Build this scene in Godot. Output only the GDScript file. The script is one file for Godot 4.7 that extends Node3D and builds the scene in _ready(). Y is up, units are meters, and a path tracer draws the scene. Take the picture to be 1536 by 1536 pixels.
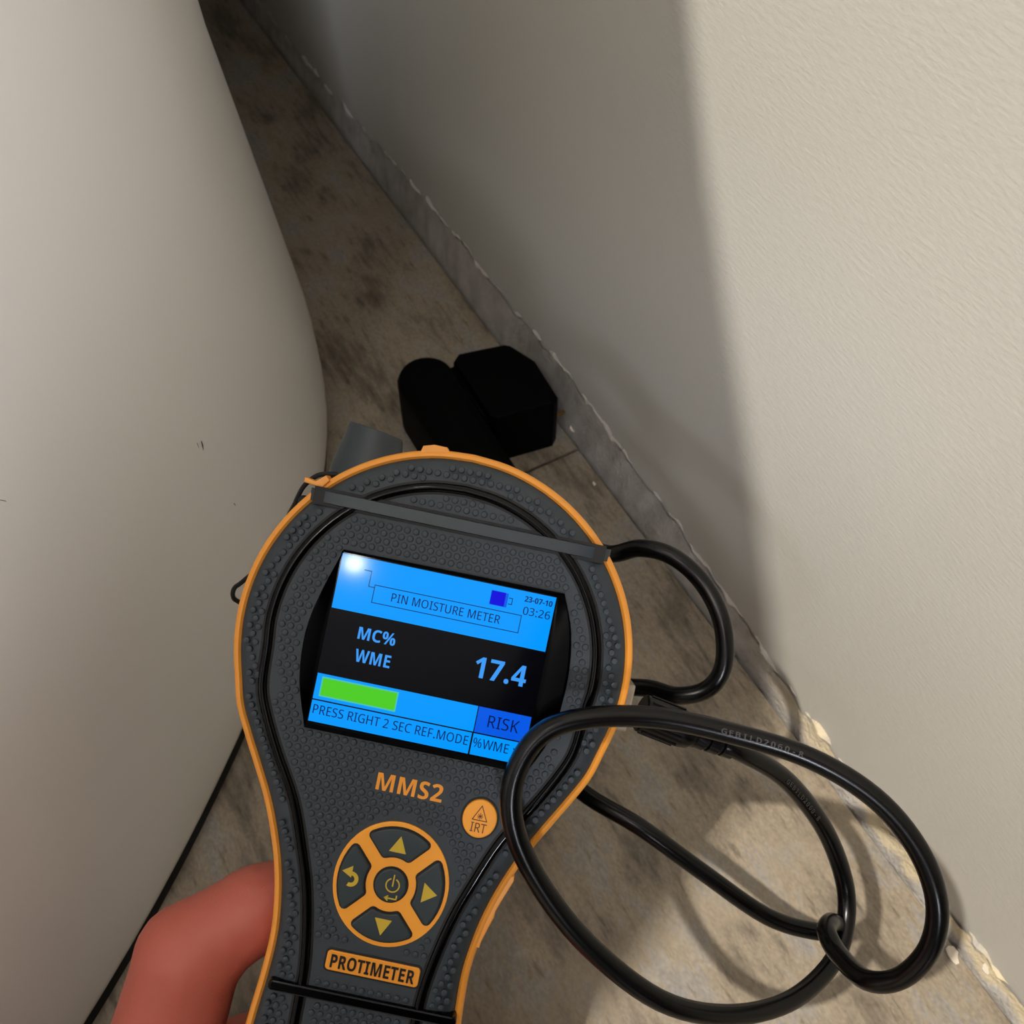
extends Node3D

const U := 0.000153            # metres per drawing unit on the face of the meter
var mats := {}

# ------------------------------------------------------------------ mesh building
class Build:
	var v := PackedVector3Array()
	var t := PackedInt32Array()
	var c := PackedColorArray()
	func add(p: Vector3) -> int:
		v.append(p)
		return v.size() - 1
	func tri(a: int, b: int, d: int) -> void:
		t.append(a); t.append(b); t.append(d)
	func ring(pts: Array) -> int:
		var s := v.size()
		for p in pts:
			v.append(p)
		return s
	func bridge(a: int, b: int, n: int, closed := true) -> void:
		for i in (n if closed else n - 1):
			var j := (i + 1) % n
			tri(a + i, a + j, b + j)
			tri(a + i, b + j, b + i)
	func loft(rings: Array, closed := true) -> Array:
		var starts := []
		for r in rings:
			starts.append(ring(r))
		for k in rings.size() - 1:
			bridge(starts[k], starts[k + 1], rings[k].size(), closed)
		return starts
	func fan(start: int, n: int, centre: Vector3, back := false) -> void:
		var m := add(centre)
		for i in n:
			var j := (i + 1) % n
			if back:
				tri(start + j, start + i, m)
			else:
				tri(start + i, start + j, m)
	func cap(start: int, flat: PackedVector2Array, back := false) -> void:
		var ids := Geometry2D.triangulate_polygon(flat)
		if ids.size() == 0:
			var mid := Vector3.ZERO
			for k in flat.size():
				mid += v[start + k]
			fan(start, flat.size(), mid / flat.size(), back)
			return
		var area := 0.0
		var p := flat[ids[0]]; var q := flat[ids[1]]; var r := flat[ids[2]]
		area = (q - p).cross(r - p)
		var poly := 0.0
		for i in flat.size():
			poly += flat[i].cross(flat[(i + 1) % flat.size()])
		var flip := (area > 0.0) != (poly > 0.0)
		if back:
			flip = not flip
		for k in range(0, ids.size(), 3):
			if flip:
				tri(start + ids[k], start + ids[k + 2], start + ids[k + 1])
			else:
				tri(start + ids[k], start + ids[k + 1], start + ids[k + 2])
	func tube(path: Array, radii, sides := 12, squash := 1.0) -> void:
		var n := path.size()
		var rings := []
		var up := Vector3(0.13, 0.97, 0.2).normalized()
		var prev := Vector3.ZERO
		for i in n:
			var d: Vector3 = (path[mini(i + 1, n - 1)] - path[maxi(i - 1, 0)]).normalized()
			if i == 0:
				prev = up - d * up.dot(d)
				if prev.length() < 0.1:
					prev = Vector3.RIGHT - d * d.x
			prev = (prev - d * prev.dot(d)).normalized()
			var side := d.cross(prev)
			var rad: float = radii[i] if radii is Array else radii
			var r := []
			for k in sides:
				var a := TAU * k / sides
				r.append(path[i] + (prev * cos(a) + side * sin(a) * squash) * rad)
			rings.append(r)
		var s := loft(rings)
		fan(s[0], sides, path[0], true)
		fan(s[n - 1], sides, path[n - 1])
	func mesh(mat: Material, outdir := Vector3.ZERO, crease := 42.0) -> ArrayMesh:
		var nt := t.size() / 3
		var fn := PackedVector3Array(); fn.resize(nt)
		var total := 0.0
		for k in nt:
			var a := v[t[k * 3]]; var b := v[t[k * 3 + 1]]; var d := v[t[k * 3 + 2]]
			var nn := (b - a).cross(d - a)
			fn[k] = nn
			total += nn.dot(outdir) if outdir != Vector3.ZERO else a.dot(nn)
		var sgn := 1.0 if total >= 0.0 else -1.0
		var uses := []
		uses.resize(v.size())
		for k in nt:
			for j in 3:
				var id := t[k * 3 + j]
				if uses[id] == null:
					uses[id] = PackedInt32Array()
				uses[id].append(k)
		var limit := cos(deg_to_rad(crease))
		var un := PackedVector3Array(); un.resize(nt)
		for k in nt:
			un[k] = fn[k].normalized()
		var ov := PackedVector3Array(); ov.resize(nt * 3)
		var on := PackedVector3Array(); on.resize(nt * 3)
		var oc := PackedColorArray()
		if c.size() == v.size():
			oc.resize(nt * 3)
		for k in nt:
			for j in 3:
				var id := t[k * 3 + j]
				var s := Vector3.ZERO
				for f in uses[id]:
					if un[f].dot(un[k]) >= limit:
						s += fn[f]
				if s == Vector3.ZERO:
					s = un[k]
				var slot := k * 3 + (j if sgn < 0.0 else (2 - j))     # clockwise fronts
				ov[slot] = v[id]
				on[slot] = s.normalized() * sgn
				if oc.size():
					oc[slot] = c[id]
		var arr := []
		arr.resize(Mesh.ARRAY_MAX)
		arr[Mesh.ARRAY_VERTEX] = ov
		arr[Mesh.ARRAY_NORMAL] = on
		if oc.size():
			arr[Mesh.ARRAY_COLOR] = oc
		var m := ArrayMesh.new()
		m.add_surface_from_arrays(Mesh.PRIMITIVE_TRIANGLES, arr)
		m.surface_set_material(0, mat)
		return m

func obj(called: String, m: Mesh, parent: Node = self) -> MeshInstance3D:
	var o := MeshInstance3D.new()
	o.name = called
	o.mesh = m
	parent.add_child(o, true)
	return o

func tag(o: Node, label: String, category: String, group := "") -> void:
	o.set_meta("label", label)
	o.set_meta("category", category)
	if group:
		o.set_meta("group", group)

func struct(called: String, m: Mesh, label: String) -> MeshInstance3D:
	var o := obj(called, m)
	o.set_meta("kind", "structure")
	o.set_meta("label", label)
	return o

func thing(called: String, label: String, category: String, group := "") -> Node3D:
	var o := Node3D.new()
	o.name = called
	add_child(o, true)
	tag(o, label, category, group)
	return o

# a prism of a flat outline: sides, bevelled top edge, top face
func prism(b: Build, poly: PackedVector2Array, z0: float, z1: float, bevel: float, xf := Transform3D.IDENTITY, bottom := false) -> void:
	if Geometry2D.is_polygon_clockwise(poly):
		poly.reverse()
	var small := inset(poly, bevel)
	var mid := inset(poly, bevel * 0.3)
	var rings := []
	for e in [[poly, z0], [poly, z1 - bevel], [mid, z1 - bevel * 0.3], [small, z1]]:
		var r := []
		for p in e[0]:
			r.append(xf * Vector3(p.x, p.y, e[1]))
		rings.append(r)
	var s := b.loft(rings)
	b.cap(s[3], small)
	if bottom:
		b.cap(s[0], poly, true)

func inset(poly: PackedVector2Array, d: float) -> PackedVector2Array:
	var out := PackedVector2Array()
	var n := poly.size()
	var area := 0.0
	for i in n:
		area += poly[i].cross(poly[(i + 1) % n])
	for i in n:
		var e1 := (poly[i] - poly[(i + n - 1) % n]).normalized()
		var e2 := (poly[(i + 1) % n] - poly[i]).normalized()
		var n1 := Vector2(e1.y, -e1.x); var n2 := Vector2(e2.y, -e2.x)
		var m := (n1 + n2).normalized()
		var k := 1.0 / maxf(0.5, m.dot(n1))
		out.append(poly[i] - m * d * k * (1.0 if area > 0.0 else -1.0))
	return out

func rounded(poly: PackedVector2Array, r: float) -> PackedVector2Array:
	var a := Geometry2D.offset_polygon(poly, -r, Geometry2D.JOIN_ROUND)
	if a.size() == 0:
		return poly
	var b := Geometry2D.offset_polygon(a[0], r, Geometry2D.JOIN_ROUND)
	return b[0] if b.size() else poly

func round_rect(cx: float, cy: float, w: float, h: float, r: float, seg := 5) -> PackedVector2Array:
	var p := PackedVector2Array()
	for q in [[1, 1, 0.0], [-1, 1, 0.5], [-1, -1, 1.0], [1, -1, 1.5]]:
		for k in seg + 1:
			var a: float = PI * (q[2] + 0.5 * k / seg)
			p.append(Vector2(cx + q[0] * (w / 2 - r) + r * cos(a), cy + q[1] * (h / 2 - r) + r * sin(a)))
	return p

func rect(x0: float, y0: float, x1: float, y1: float) -> PackedVector2Array:
	return PackedVector2Array([Vector2(x0, y0), Vector2(x1, y0), Vector2(x1, y1), Vector2(x0, y1)])

func circle(cx: float, cy: float, rx: float, ry: float, n := 48) -> PackedVector2Array:
	var p := PackedVector2Array()
	for i in n:
		p.append(Vector2(cx + rx * cos(TAU * i / n), cy + ry * sin(TAU * i / n)))
	return p

func spline(pts: Array, per: int, closed := false) -> Array:
	var out := []
	var n := pts.size()
	for i in (n if closed else n - 1):
		var p0; var p3
		if closed:
			p0 = pts[(i + n - 1) % n]; p3 = pts[(i + 2) % n]
		else:
			p0 = pts[maxi(i - 1, 0)]; p3 = pts[mini(i + 2, n - 1)]
		var p1 = pts[i]; var p2 = pts[(i + 1) % n]
		for k in per:
			out.append(p1.cubic_interpolate(p2, p0, p3, float(k) / per))
	if not closed:
		out.append(pts[n - 1])
	return out

# ------------------------------------------------------------------ materials
func plain(key: String, col: Color, rough: float, metal := 0.0, spec := 0.5) -> StandardMaterial3D:
	if mats.has(key):
		return mats[key]
	var m := StandardMaterial3D.new()
	m.albedo_color = col
	m.roughness = rough
	m.metallic = metal
	m.metallic_specular = spec
	mats[key] = m
	return m

func lit(key: String, col: Color, energy: float) -> StandardMaterial3D:
	if mats.has(key):
		return mats[key]
	var m := StandardMaterial3D.new()
	m.albedo_color = Color(0.02, 0.02, 0.025)
	m.roughness = 0.07
	m.metallic_specular = 0.17
	m.emission_enabled = true
	m.emission = col
	m.emission_energy_multiplier = energy
	mats[key] = m
	return m

func noise_img(kind: int, seed_: int, freq: float, oct: int, size: int, warp := 0.0) -> Image:
	var f := FastNoiseLite.new()
	f.noise_type = kind
	f.seed = seed_
	f.frequency = freq
	f.fractal_type = FastNoiseLite.FRACTAL_FBM
	f.fractal_octaves = oct
	if warp > 0.0:
		f.domain_warp_enabled = true
		f.domain_warp_amplitude = warp
		f.domain_warp_frequency = freq
	var i := f.get_seamless_image(size, size)
	i.convert(Image.FORMAT_L8)
	return i

func ramp(stops: Array, x: float) -> Color:
	for i in stops.size() - 1:
		if x <= stops[i + 1][0]:
			var k: float = clampf((x - stops[i][0]) / (stops[i + 1][0] - stops[i][0]), 0.0, 1.0)
			return stops[i][1].lerp(stops[i + 1][1], k)
	return stops[-1][1]

func stone_texture() -> ImageTexture:
	var size := 1024
	var a := noise_img(FastNoiseLite.TYPE_SIMPLEX_SMOOTH, 11, 0.006, 5, size, 30.0)
	var b := noise_img(FastNoiseLite.TYPE_SIMPLEX_SMOOTH, 27, 0.02, 4, size, 12.0)
	var g := noise_img(FastNoiseLite.TYPE_VALUE, 5, 0.35, 2, size)
	var out := Image.create(size, size, true, Image.FORMAT_RGB8)
	var st := [[0.0, Color(0.36, 0.32, 0.27)], [0.32, Color(0.50, 0.455, 0.39)], [0.46, Color(0.60, 0.55, 0.475)], [0.58, Color(0.64, 0.585, 0.50)], [0.72, Color(0.63, 0.60, 0.555)], [1.0, Color(0.54, 0.54, 0.55)]]
	for y in size:
		for x in size:
			var base := a.get_pixel(x, y).r
			var streak := b.get_pixel((x * 3) % size, y).r
			var grain := g.get_pixel(x, y).r - 0.5
			var col := ramp(st, clampf(base * 0.72 + streak * 0.30, 0.0, 1.0))
			if streak < 0.30:
				col = col.darkened((0.30 - streak) * 0.9)
			var k := 0.89 * (1.0 + grain * 0.22)
			out.set_pixel(x, y, Color(col.r * k, col.g * k, col.b * k))
	out.generate_mipmaps()
	return ImageTexture.create_from_image(out)

func relief(m: StandardMaterial3D, img: Image, scale: float, uv: Vector3, world := true) -> void:
	m.uv1_triplanar = true
	m.uv1_world_triplanar = world
	m.uv1_scale = uv
	m.heightmap_enabled = true
	m.heightmap_texture = ImageTexture.create_from_image(img)
	m.heightmap_scale = scale

func make_materials() -> void:
	var stone := plain("stone", Color(1, 1, 1), 0.55)
	stone.albedo_texture = stone_texture()
	stone.uv1_triplanar = true
	stone.uv1_world_triplanar = true
	stone.uv1_scale = Vector3(4.2, 3.1, 2.6)
	var wall := plain("wall", Color(0.775, 0.768, 0.738), 0.6)
	var wh := noise_img(FastNoiseLite.TYPE_SIMPLEX_SMOOTH, 3, 0.06, 4, 512)
	relief(wall, wh, 0.0058, Vector3(7, 19, 7))
	plain("ceiling", Color(0.85, 0.84, 0.82), 0.9)
	plain("tiles_dark", Color(0.42, 0.40, 0.38), 0.5)
	var ceramic := plain("acrylic", Color(0.93, 0.92, 0.895), 0.30)
	ceramic.metallic_specular = 0.35
	plain("seal", Color(0.012, 0.012, 0.012), 0.7)
	plain("grout", Color(0.10, 0.085, 0.075), 0.9)
	var crumb := plain("plaster", Color(1, 1, 1), 0.9)
	crumb.vertex_color_use_as_albedo = true
	var ch := noise_img(FastNoiseLite.TYPE_SIMPLEX_SMOOTH, 8, 0.09, 4, 256)
	relief(crumb, ch, 0.05, Vector3(18, 18, 18))
	plain("chip", Color(0.86, 0.82, 0.76), 0.8)
	plain("mark", Color(0.16, 0.15, 0.14), 0.8)
	var rubber := plain("rubber", Color(0.172, 0.210, 0.235), 0.5)
	var rh := noise_img(FastNoiseLite.TYPE_VALUE, 4, 0.4, 1, 128)
	relief(rubber, rh, 0.004, Vector3(180, 180, 180), false)
	plain("rubber_smooth", Color(0.165, 0.203, 0.227), 0.42)
	plain("orange", Color(0.94, 0.62, 0.23), 0.42)
	plain("orange_pad", Color(1.0, 0.66, 0.17), 0.5)
	plain("orange_print", Color(0.96, 0.62, 0.15), 0.5)
	plain("gloss_black", Color(0.012, 0.012, 0.014), 0.10, 0.0, 0.3)
	plain("bezel", Color(0.010, 0.010, 0.013), 0.16, 0.0, 0.12)
	plain("black_gap", Color(0.01, 0.01, 0.011), 0.6)
	plain("key", Color(0.135, 0.19, 0.205), 0.5)
	plain("gold", Color(0.80, 0.68, 0.17), 0.5)
	plain("ink", Color(0.03, 0.026, 0.02), 0.35)
	plain("ink_brown", Color(0.33, 0.18, 0.06), 0.5)
	var cable := plain("cable", Color(0.010, 0.010, 0.011), 0.26)
	cable.metallic_specular = 0.38
	plain("cable_print", Color(0.13, 0.13, 0.135), 0.5)
	plain("probe", Color(0.02, 0.02, 0.022), 0.5, 0.0, 0.15)
	plain("port", Color(0.55, 0.50, 0.42), 0.5)
	plain("cord", Color(0.012, 0.012, 0.013), 0.6)
	plain("brass", Color(0.75, 0.6, 0.35), 0.3, 1.0)
	var skin := plain("skin", Color(0.73, 0.38, 0.315), 0.5)
	skin.subsurf_scatter_enabled = true
	skin.subsurf_scatter_strength = 0.12
	var sh := noise_img(FastNoiseLite.TYPE_SIMPLEX_SMOOTH, 21, 0.12, 3, 256)
	relief(skin, sh, 0.007, Vector3(70, 30, 70), false)
	plain("white_metal", Color(0.9, 0.9, 0.88), 0.4)
	lit("blue", Color(0.0, 0.60, 1.0), 1.0)
	lit("blue_text", Color(0.25, 0.62, 0.98), 0.95)
	lit("blue_deep", Color(0.03, 0.38, 0.96), 0.85)
	lit("blue_line", Color(0.02, 0.12, 0.36), 0.5)
	lit("navy_text", Color(0.02, 0.12, 0.42), 0.6)
	lit("battery_blue", Color(0.02, 0.01, 0.90), 0.9)
	lit("green", Color(0.33, 0.86, 0.16), 0.85)
	lit("value_black", Color(0.015, 0.018, 0.05), 0.4)

# ------------------------------------------------------------------ the room
func box(x0: Vector3, x1: Vector3, m: Material) -> BoxMesh:
	var b := BoxMesh.new()
	b.size = x1 - x0
	b.material = m
	return b

func slab(called: String, a: Vector3, c: Vector3, m: Material, label: String) -> MeshInstance3D:
	var o := struct(called, box(a, c, m), label)
	o.position = (a + c) / 2
	return o

const WINDOW := 9.8
const PLUG := Vector3(-0.0873, 0.1296, 0.1814)
const WX := 0.006       # the face of the near wall
func lip_height(z: float) -> float:
	var h := [[-0.9, 0.012], [-0.29, 0.012], [-0.13, 0.026], [-0.08, 0.025], [0.0, 0.029], [0.04, 0.023], [0.085, 0.023], [0.105, 0.020], [0.17, 0.009], [0.19, 0.010], [0.25, 0.005], [0.30, 0.006], [2.3, 0.006]]
	for i in h.size() - 1:
		if z <= h[i + 1][0]:
			return lerpf(h[i][1], h[i + 1][1], clampf((z - h[i][0]) / (h[i + 1][0] - h[i][0]), 0, 1))
	return 0.008

func build_room() -> void:
	var M := mats
	slab("wall_right", Vector3(WX, -0.05, -1.5), Vector3(WX + 0.1, 2.45, 2.4), M.wall, "rough off-white painted wall with brush and roller texture, bare at its foot")
	slab("wall_left", Vector3(-2.2, -0.05, -1.5), Vector3(-2.1, 2.45, 2.4), M.tiles_dark, "plain grey far side wall of the bathroom")
	slab("wall_back", Vector3(-2.1, -0.05, -1.5), Vector3(WX, 2.45, -1.4), M.tiles_dark, "plain grey end wall beyond the bathtub")
	slab("wall_front", Vector3(-2.1, -0.05, 2.3), Vector3(WX, 2.45, 2.4), M.tiles_dark, "plain grey wall behind the viewer")
	slab("ceiling", Vector3(-2.2, 2.40, -1.5), Vector3(WX + 0.1, 2.5, 2.4), M.ceiling, "flat white bathroom ceiling")
	var fl := slab("floor", Vector3(-2.1, -0.06, -1.4), Vector3(WX, -0.004, 2.3), M.grout, "stone-look floor of large grey-brown tiles with thin dark joints")
	# tiles: big ones, and the cut strip along the wall
	var zs := [-1.398, -0.62, 0.02, 0.64, 1.26, 2.298]
	var xs := [-2.098, -1.505, -0.903, -0.301, 0.0020]
	for i in xs.size() - 1:
		for j in zs.size() - 1:
			tile(fl, xs[i] + 0.0007, zs[j] + 0.0005, xs[i + 1] - 0.0007, zs[j + 1] - 0.0005, 0.0)
	# the bare, ragged plaster foot of the wall
	var f := FastNoiseLite.new(); f.seed = 4; f.frequency = 40.0; f.fractal_octaves = 4
	var g := FastNoiseLite.new(); g.seed = 9; g.frequency = 130.0; g.fractal_octaves = 3
	var b := Build.new()
	var n := 700
	var rings := []
	for i in n + 1:
		var z := -0.75 + 1.35 * i / n
		var top := lip_height(z) + 0.004 * f.get_noise_1d(z) + 0.0016 * g.get_noise_1d(z)
		var r := []
		for k in 9:
			var s := k / 8.0
			var p := Vector3(lerpf(0.0024, WX - 0.0008, minf(1.0, s * 1.5)), lerpf(-0.003, top, s), z)
			p.x -= 0.0006 * absf(g.get_noise_2d(z, s * 0.02)) + (0.0007 * sin(PI * s))
			p.y += 0.0008 * g.get_noise_2d(z + 3.0, s * 0.02) * s
			r.append(p)
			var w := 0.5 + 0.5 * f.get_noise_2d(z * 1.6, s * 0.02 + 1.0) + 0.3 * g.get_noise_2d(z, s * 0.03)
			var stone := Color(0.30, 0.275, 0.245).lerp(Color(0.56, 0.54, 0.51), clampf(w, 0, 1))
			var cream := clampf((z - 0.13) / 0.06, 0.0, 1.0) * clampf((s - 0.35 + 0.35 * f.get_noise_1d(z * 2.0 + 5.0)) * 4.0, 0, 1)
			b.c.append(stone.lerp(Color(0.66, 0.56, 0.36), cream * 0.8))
		rings.append(r)
	b.loft(rings, false)
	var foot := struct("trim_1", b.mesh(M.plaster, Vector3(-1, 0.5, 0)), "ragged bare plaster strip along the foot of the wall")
	# torn edge of the paint above it
	b = Build.new()
	var path := []
	var rad := []
	for i in n + 1:
		var z := -0.75 + 1.35 * i / n
		var top := lip_height(z) + 0.004 * f.get_noise_1d(z) + 0.0016 * g.get_noise_1d(z)
		path.append(Vector3(WX + 0.0004, top, z))
		rad.append(maxf(0.0003, 0.0008 + 0.0022 * f.get_noise_1d(z * 1.7 + 9.0) + 0.0009 * g.get_noise_1d(z + 2.0)))
	b.tube(path, rad, 7)
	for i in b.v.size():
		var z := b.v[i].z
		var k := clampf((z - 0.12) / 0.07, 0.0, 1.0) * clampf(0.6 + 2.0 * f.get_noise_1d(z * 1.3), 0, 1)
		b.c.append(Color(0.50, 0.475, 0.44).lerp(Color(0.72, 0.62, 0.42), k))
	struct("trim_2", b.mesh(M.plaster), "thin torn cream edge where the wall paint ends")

func tile(parent: Node3D, x0: float, z0: float, x1: float, z1: float, y: float) -> void:
	var b := Build.new()
	var xf := Transform3D(Basis(Vector3(1, 0, 0), Vector3(0, 0, -1), Vector3(0, 1, 0)), Vector3(0, 0, 0))
	prism(b, rect(x0, -z1, x1, -z0), y - 0.005, y, 0.0006, xf)
	var o := obj("tile", b.mesh(mats.stone, Vector3.UP), parent)
	o.position = -parent.position

func build_window() -> void:
	var o := Node3D.new()
	o.name = "window_1"
	add_child(o, true)
	o.set_meta("kind", "structure")
	o.set_meta("label", "frosted bathroom window in the wall behind the viewer")
	o.position = Vector3(-1.15, 1.3, 2.3)
	var b := Build.new()
	var rings := []
	for e in [[0.0, 0.0], [0.0, -0.02], [0.05, -0.02], [0.05, -0.004]]:
		var r := []
		for p in inset(round_rect(0, 0, 0.6, 0.6, 0.01), e[0]):
			r.append(Vector3(p.x, p.y, e[1]))
		rings.append(r)
	b.loft(rings)
	obj("frame", b.mesh(mats.white_metal, Vector3.FORWARD), o)
	b = Build.new()
	prism(b, rect(-0.25, -0.25, 0.25, 0.25), 0.0, 0.003, 0.0005, Transform3D(Basis(Vector3(-1, 0, 0), Vector3(0, 1, 0), Vector3(0, 0, -1)), Vector3.ZERO))
	obj("pane", b.mesh(lit("window_pane", Color(0.93, 0.95, 1.0), 0.9), Vector3.FORWARD), o)
	var l := AreaLight3D.new()
	l.name = "daylight"
	l.area_size = Vector2(0.5, 0.5)
	l.light_color = Color(0.95, 0.96, 1.0)
	l.light_energy = WINDOW
	l.area_normalize_energy = true
	l.area_range = 6.0
	l.shadow_enabled = true
	o.add_child(l, true)
	l.position.z = -0.03

# ------------------------------------------------------------------ bathtub
func bath_outline() -> PackedVector2Array:
	var xc := -0.43
	var side := [Vector2(xc, 0.222), Vector2(-0.335, 0.198), Vector2(-0.258, 0.150), Vector2(-0.190, 0.092), Vector2(-0.130, 0.024), Vector2(-0.091, -0.045), Vector2(-0.072, -0.13), Vector2(-0.066, -0.25), Vector2(-0.066, -0.5), Vector2(-0.070, -0.75), Vector2(-0.085, -0.92), Vector2(-0.13, -1.06), Vector2(-0.21, -1.16), Vector2(-0.32, -1.225), Vector2(xc, -1.245)]
	var all := side.duplicate()
	for i in range(side.size() - 2, 0, -1):
		all.append(Vector2(2 * xc - side[i].x, side[i].y))
	return PackedVector2Array(spline(all, 6, true))

func build_bath() -> void:
	var o := thing("bathtub", "large white bathtub with smooth curved side, standing beside the wall", "bathtub")
	var plan := bath_outline()
	var prof := [[0.0075, 0.006], [0.0075, 0.0025], [0.009, 0.0008], [0.013, 0.0], [0.03, 0.0], [0.06, 0.003], [0.10, 0.007], [0.16, 0.013], [0.25, 0.017], [0.38, 0.014], [0.50, 0.006], [0.555, 0.0], [0.565, -0.003], [0.575, -0.004], [0.583, -0.002], [0.587, 0.004], [0.587, 0.02], [0.583, 0.027], [0.57, 0.031], [0.45, 0.040], [0.28, 0.060], [0.17, 0.09], [0.14, 0.13]]
	var b := Build.new()
	var rings := []
	for e in prof:
		var r := []
		for p in inset(plan, e[1]):
			var reach := 0.0
			if p.x > -0.2:
				reach = smoothstep(-0.06, -0.26, p.y) * smoothstep(-1.10, -0.95, p.y) * smoothstep(0.30, 0.56, e[0]) * (1.0 if e[1] < 0.022 else 0.0)
			var tuck := 0.026 * smoothstep(0.14, 0.23, absf(p.x + 0.43)) * smoothstep(0.28, 0.50, e[0]) * smoothstep(-0.25, -0.05, p.y)
			r.append(Vector3(lerpf(p.x, 0.0035, reach), e[0], p.y - tuck))
		rings.append(r)
	var s := b.loft(rings)
	b.cap(s[-1], inset(plan, 0.13))
	b.cap(s[0], inset(plan, 0.006), true)
	obj("tub_shell", b.mesh(mats.acrylic), o)
	for e in [[Vector3(-0.1528, 0.1152, 0.0391), Vector3(0.769, 0.05, 0.639), 0.0020, 0.25, 0.00018], [Vector3(-0.1513, 0.1142, 0.0379), Vector3(0.772, 0.05, 0.636), 0.0018, 0.25, 0.0002], [Vector3(-0.1487, 0.0829, 0.0394), Vector3(0.772, 0.05, 0.636), 0.0011, -0.2, 0.00014], [Vector3(-0.1990, 0.1705, 0.0817), Vector3(0.701, 0.05, 0.713), 0.0038, -0.5, 0.00022]]:
		b = Build.new()
		var nrm: Vector3 = e[1].normalized()
		var across: Vector3 = Vector3.UP.cross(nrm).normalized()
		var along: Vector3 = (Vector3.UP + across * e[3]).normalized()
		b.tube([e[0] - along * e[2], e[0] + across * e[4], e[0] + along * e[2]], [0.00008, e[4], 0.00008], 6)
		obj("scuff_mark", b.mesh(mats.mark), o).set_meta("label", "small dark scuff on the white side")
	b = Build.new()
	rings = []
	for e in [[0.0, 0.010], [0.0, 0.002], [0.004, 0.0028], [0.0074, 0.004], [0.0074, 0.012]]:
		var r := []
		for p in inset(plan, e[1]):
			r.append(Vector3(p.x, e[0], p.y))
		rings.append(r)
	b.loft(rings)
	obj("base_seal", b.mesh(mats.seal, Vector3.UP), o).set_meta("label", "black seal under the tub")

# ------------------------------------------------------------------ lamps
func lamp(pos: Vector3, energy: float, label: String, col: Color) -> void:
	var o := thing("ceiling_light", label, "lamp", "recessed ceiling downlights")
	o.position = pos
	var b := Build.new()
	var rings := []
	for e in [[0.030, 0.0], [0.033, -0.004], [0.042, -0.004], [0.045, 0.0]]:
		var r := []
		for k in 32:
			r.append(Vector3(e[0] * cos(TAU * k / 32), e[1], e[0] * sin(TAU * k / 32)))
		rings.append(r)
	b.loft(rings)
	obj("ring", b.mesh(mats.white_metal, Vector3.DOWN), o)
	b = Build.new()
	var r := []
	for k in 32:
		r.append(Vector3(0.030 * cos(TAU * k / 32), -0.001, 0.030 * sin(TAU * k / 32)))
	b.fan(b.ring(r), 32, Vector3(0, -0.001, 0))
	obj("lens", b.mesh(lit("lamp_lens", Color(1.0, 0.93, 0.82), 14.0), Vector3.DOWN), o)
	var l := SpotLight3D.new()
	l.name = "light"
	l.light_color = col
	l.light_energy = energy
	l.light_size = 0.024
	l.spot_range = 6.0
	l.spot_angle = 80.0
	l.spot_attenuation = 2.0
	l.shadow_enabled = true
	o.add_child(l, true)
	l.rotation_degrees.x = -90
	l.position.y = -0.012

# ------------------------------------------------------------------ the meter
func outline_side() -> Array:
	var pts := []
	for k in 11:
		var a := deg_to_rad(10.0 * k)
		pts.append(Vector2(304 * sin(a), -8 + 304 * cos(a)))
	for e in [[-112, 287], [-150, 276], [-190, 256], [-235, 231], [-280, 207], [-330, 186], [-380, 170], [-430, 160], [-480, 155], [-540, 157], [-612, 163], [-750, 172], [-900, 172], [-1000, 160], [-1050, 132], [-1072, 80], [-1078, 0]]:
		pts.append(Vector2(e[1], e[0]))
	return pts

func meter_outline() -> PackedVector2Array:
	var s: Array = spline(outline_side(), 5)
	var out := PackedVector2Array()
	for p in s:
		out.append(p)
	for i in range(s.size() - 2, 0, -1):
		out.append(Vector2(-s[i].x, s[i].y))
	out.reverse()
	return out      # counter-clockwise

func ring3(poly: PackedVector2Array, z: float) -> Array:
	var r := []
	for p in poly:
		r.append(Vector3(p.x * U, p.y * U, z * U))
	return r

func pl(called: String, poly: PackedVector2Array, z0: float, z1: float, bevel: float, mat: Material, parent: Node3D) -> MeshInstance3D:
	var b := Build.new()
	prism(b, poly, z0, z1, bevel, Transform3D(Basis.from_scale(Vector3(U, U, U)), Vector3.ZERO))
	return obj(called, b.mesh(mat, Vector3.BACK), parent)

func text(called: String, s: String, bold: bool, cx: float, cy: float, w: float, h: float, z: float, depth: float, mat: Material, parent: Node3D) -> MeshInstance3D:
	var tm := text_mesh(s, bold)
	var bb := tm.get_aabb()
	var sx := w * U / bb.size.x
	var sy := h * U / bb.size.y
	var sz := depth * U / bb.size.z
	var xf := Transform3D(Basis.from_scale(Vector3(sx, sy, sz)), Vector3(cx * U, cy * U, (z + depth / 2) * U) - bb.get_center() * Vector3(sx, sy, sz))
	var st := SurfaceTool.new()
	st.append_from(tm, 0, xf)
	var m := st.commit()
	m.surface_set_material(0, mat)
	return obj(called, m, parent)

func text_mesh(s: String, bold: bool) -> TextMesh:
	var tm := TextMesh.new()
	var f := SystemFont.new()
	f.font_names = PackedStringArray(["Droid Sans"])
	f.font_weight = 700 if bold else 400
	tm.font = f
	tm.font_size = 64
	tm.pixel_size = 0.01
	tm.depth = 0.05
	tm.curve_step = 1.0
	tm.text = s
	return tm

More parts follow.
